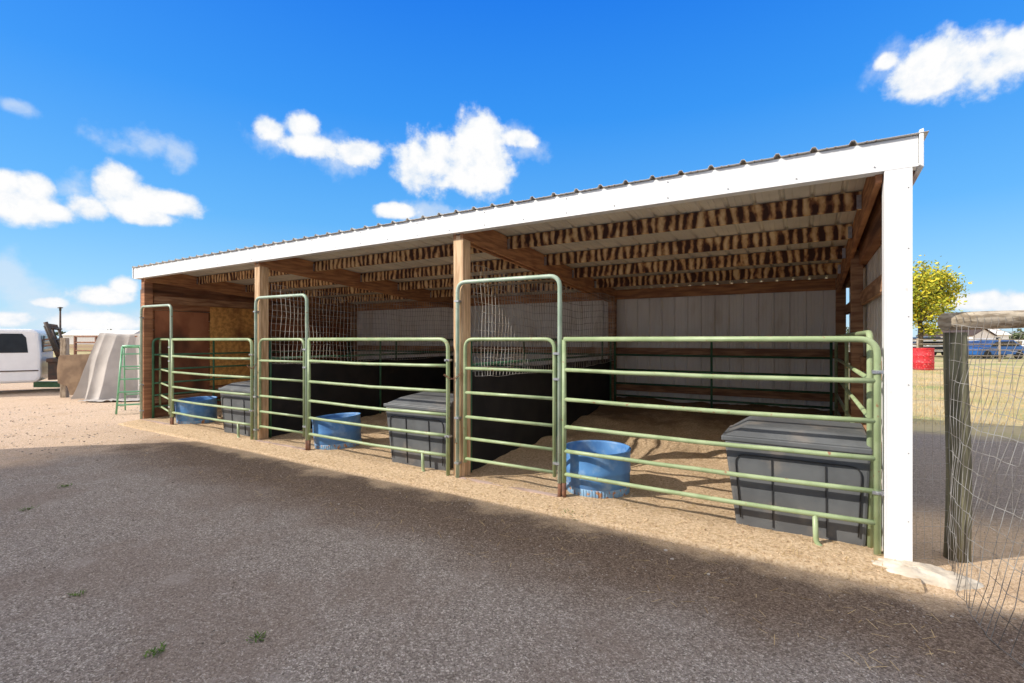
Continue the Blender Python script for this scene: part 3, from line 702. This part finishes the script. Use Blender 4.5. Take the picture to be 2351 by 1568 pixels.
def S(c): return tuple(((x/255)/12.92 if x/255<=.04045 else ((x/255+.055)/1.055)**2.4)/STR/10 for x in c)+(1,)
e[0].position=0; e[0].color=S((188,224,247)); e[1].position=1; e[1].color=S((10,95,205))
for p,c in ((.10,(142,207,251)),(.22,(92,181,252)),(.42,(42,150,250)),(.62,(8,124,242))):
    x=e.new(p); x.color=S(c)
L(nt,m_('MULTIPLY',EL,1.0,clamp=True),gr.inputs[0])
g10=N(nt,'ShaderNodeVectorMath',operation='SCALE'); g10.inputs[3].default_value=10; L(nt,gr.outputs[0],g10.inputs[0])
skm=N(nt,'ShaderNodeMix',data_type='RGBA'); skm.inputs[0].default_value=.88; L(nt,hs.outputs[0],skm.inputs[6]); L(nt,g10.outputs[0],skm.inputs[7])
cv=N(nt,'ShaderNodeCombineXYZ'); L(nt,AZ,cv.inputs[0]); L(nt,EL,cv.inputs[1])
n1=N(nt,'ShaderNodeTexNoise'); n1.inputs['Scale'].default_value=14; n1.inputs['Detail'].default_value=8; n1.inputs['Roughness'].default_value=.58; L(nt,cv.outputs[0],n1.inputs['Vector'])
n2=N(nt,'ShaderNodeTexNoise'); n2.inputs['Scale'].default_value=30; n2.inputs['Detail'].default_value=5; n2.inputs['Roughness'].default_value=.6; L(nt,cv.outputs[0],n2.inputs['Vector'])
fpx=1114.
CL=[(30,468,95,38,1),(75,430,42,34,1),(12,420,40,30,1),(115,485,55,18,1),
(258,425,62,42,1),(300,462,95,36,1),(205,475,50,26,1),(385,470,72,26,1),(345,500,70,16,1),
(618,296,42,22,1),(690,288,46,24,1),(712,335,70,26,1),(825,348,58,26,1),
(1035,375,112,58,1),(1095,322,66,44,1),(960,382,50,46,1),(1130,385,55,48,1),(1190,320,50,18,1),(1010,415,80,18,1),
(900,484,48,15,1),(2140,155,105,52,1),(2265,142,95,52,1),(2350,112,75,44,1),(2135,198,85,20,1),(2035,140,32,20,1),
(240,680,70,22,1),(285,655,36,20,1),(115,695,40,12,1),(15,732,75,20,1),(230,738,110,24,1),
(2245,692,90,20,1),(2340,702,60,28,1),(-250,600,160,60,1),(2700,500,160,70,1)]
FA=[(310,325,75,28,1),(412,362,34,28,1),(40,248,45,16,1),(10,640,45,55,1),(1180,330,70,35,1),(2040,140,50,40,1),(130,730,200,40,1),(60,690,80,45,1),(200,430,60,40,1),(640,310,70,35,1),(1990,650,90,30,1),(760,345,90,35,1),(340,745,140,40,1),(990,488,90,20,1)]
def blobs(lst,k):
    acc=None
    for (px,py,rx,ry,de) in lst:
        u=(px-1175)/fpx; v=(780-py)/fpx
        az=math.atan(u)-YAW; e_=math.atan2(v,math.sqrt(1+u*u))
        ra_=k*rx/fpx/(1+u*u); re=k*ry/fpx/math.sqrt(1+u*u)
        s2=N(nt,'ShaderNodeVectorMath',operation='MULTIPLY_ADD'); L(nt,cv.outputs[0],s2.inputs[0]); s2.inputs[1].default_value=(1/ra_,1/re,0); s2.inputs[2].default_value=(-az/ra_,-e_/re,0)
        s3=N(nt,'ShaderNodeVectorMath',operation='LENGTH'); L(nt,s2.outputs[0],s3.inputs[0])
        acc=s3.outputs['Value'] if acc is None else m_('SMOOTH_MIN',acc,s3.outputs['Value'],.25)
    return m_('SUBTRACT',1.0,acc)
nn=m_('MULTIPLY_ADD',n1.outputs['Fac'],2.4,-1.2)
nn=m_('MULTIPLY_ADD',n2.outputs['Fac'],.9,m_('ADD',nn,-.45))
den=m_('ADD',m_('MINIMUM',blobs(CL,1.22),.55),m_('MULTIPLY',nn,.75))
mr=N(nt,'ShaderNodeMapRange',interpolation_type='SMOOTHSTEP'); L(nt,den,mr.inputs[0]); mr.inputs[1].default_value=-.12; mr.inputs[2].default_value=.40
den2=m_('ADD',m_('MINIMUM',blobs(FA,1.3),.6),nn)
mrf=N(nt,'ShaderNodeMapRange',interpolation_type='SMOOTHSTEP'); L(nt,den2,mrf.inputs[0]); mrf.inputs[1].default_value=-.1; mrf.inputs[2].default_value=.9; mrf.inputs[4].default_value=.6
cover=m_('MAXIMUM',mr.outputs[0],mrf.outputs[0])
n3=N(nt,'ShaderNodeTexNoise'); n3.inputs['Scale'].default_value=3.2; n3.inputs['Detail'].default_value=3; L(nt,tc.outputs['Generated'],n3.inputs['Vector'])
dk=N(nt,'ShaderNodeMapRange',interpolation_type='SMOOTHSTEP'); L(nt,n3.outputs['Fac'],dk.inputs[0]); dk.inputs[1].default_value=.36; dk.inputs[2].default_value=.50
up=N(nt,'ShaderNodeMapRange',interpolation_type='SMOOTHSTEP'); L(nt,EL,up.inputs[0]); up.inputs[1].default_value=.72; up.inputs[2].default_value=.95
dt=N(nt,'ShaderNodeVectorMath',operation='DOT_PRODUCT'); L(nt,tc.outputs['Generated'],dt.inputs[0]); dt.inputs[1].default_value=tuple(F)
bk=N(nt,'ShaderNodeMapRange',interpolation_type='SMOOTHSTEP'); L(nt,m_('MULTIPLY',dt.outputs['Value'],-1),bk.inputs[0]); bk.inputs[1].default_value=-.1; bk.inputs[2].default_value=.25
fill_deck=m_('MULTIPLY',dk.outputs[0],m_('MAXIMUM',up.outputs[0],bk.outputs[0]))  # unseen clouds overhead and behind the camera, added as white fill light
cs=N(nt,'ShaderNodeMapRange'); L(nt,m_('ADD',den,m_('MULTIPLY_ADD',n2.outputs['Fac'],1.2,-.6)),cs.inputs[0]); cs.inputs[1].default_value=.0; cs.inputs[2].default_value=.6
cc=N(nt,'ShaderNodeMix',data_type='RGBA'); L(nt,cs.outputs[0],cc.inputs[0])
cc.inputs[6].default_value=(.74/STR,.83/STR,.94/STR,1); cc.inputs[7].default_value=(1.0/STR,1.0/STR,1.0/STR,1)
mx=N(nt,'ShaderNodeMix',data_type='RGBA'); L(nt,cover,mx.inputs[0]); L(nt,skm.outputs[2],mx.inputs[6]); L(nt,cc.outputs[2],mx.inputs[7])
mx2=N(nt,'ShaderNodeMix',data_type='RGBA'); L(nt,fill_deck,mx2.inputs[0]); L(nt,mx.outputs[2],mx2.inputs[6]); mx2.inputs[7].default_value=(1.65/STR,1.59/STR,1.50/STR,1)
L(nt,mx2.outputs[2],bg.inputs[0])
# ------------------------------------------------------------ camera
cam=bpy.data.cameras.new('camera'); co=bpy.data.objects.new('camera',cam); sc.collection.objects.link(co)
co.location=CAM; co.rotation_euler=(math.pi/2,0,YAW); cam.lens=36*1114/2351; cam.sensor_width=36; cam.shift_y=-.0017
cam.clip_start=.05; cam.clip_end=6000; sc.camera=co
sc.view_settings.view_transform='Standard'; sc.view_settings.look='None'; sc.view_settings.exposure=0; sc.view_settings.gamma=1
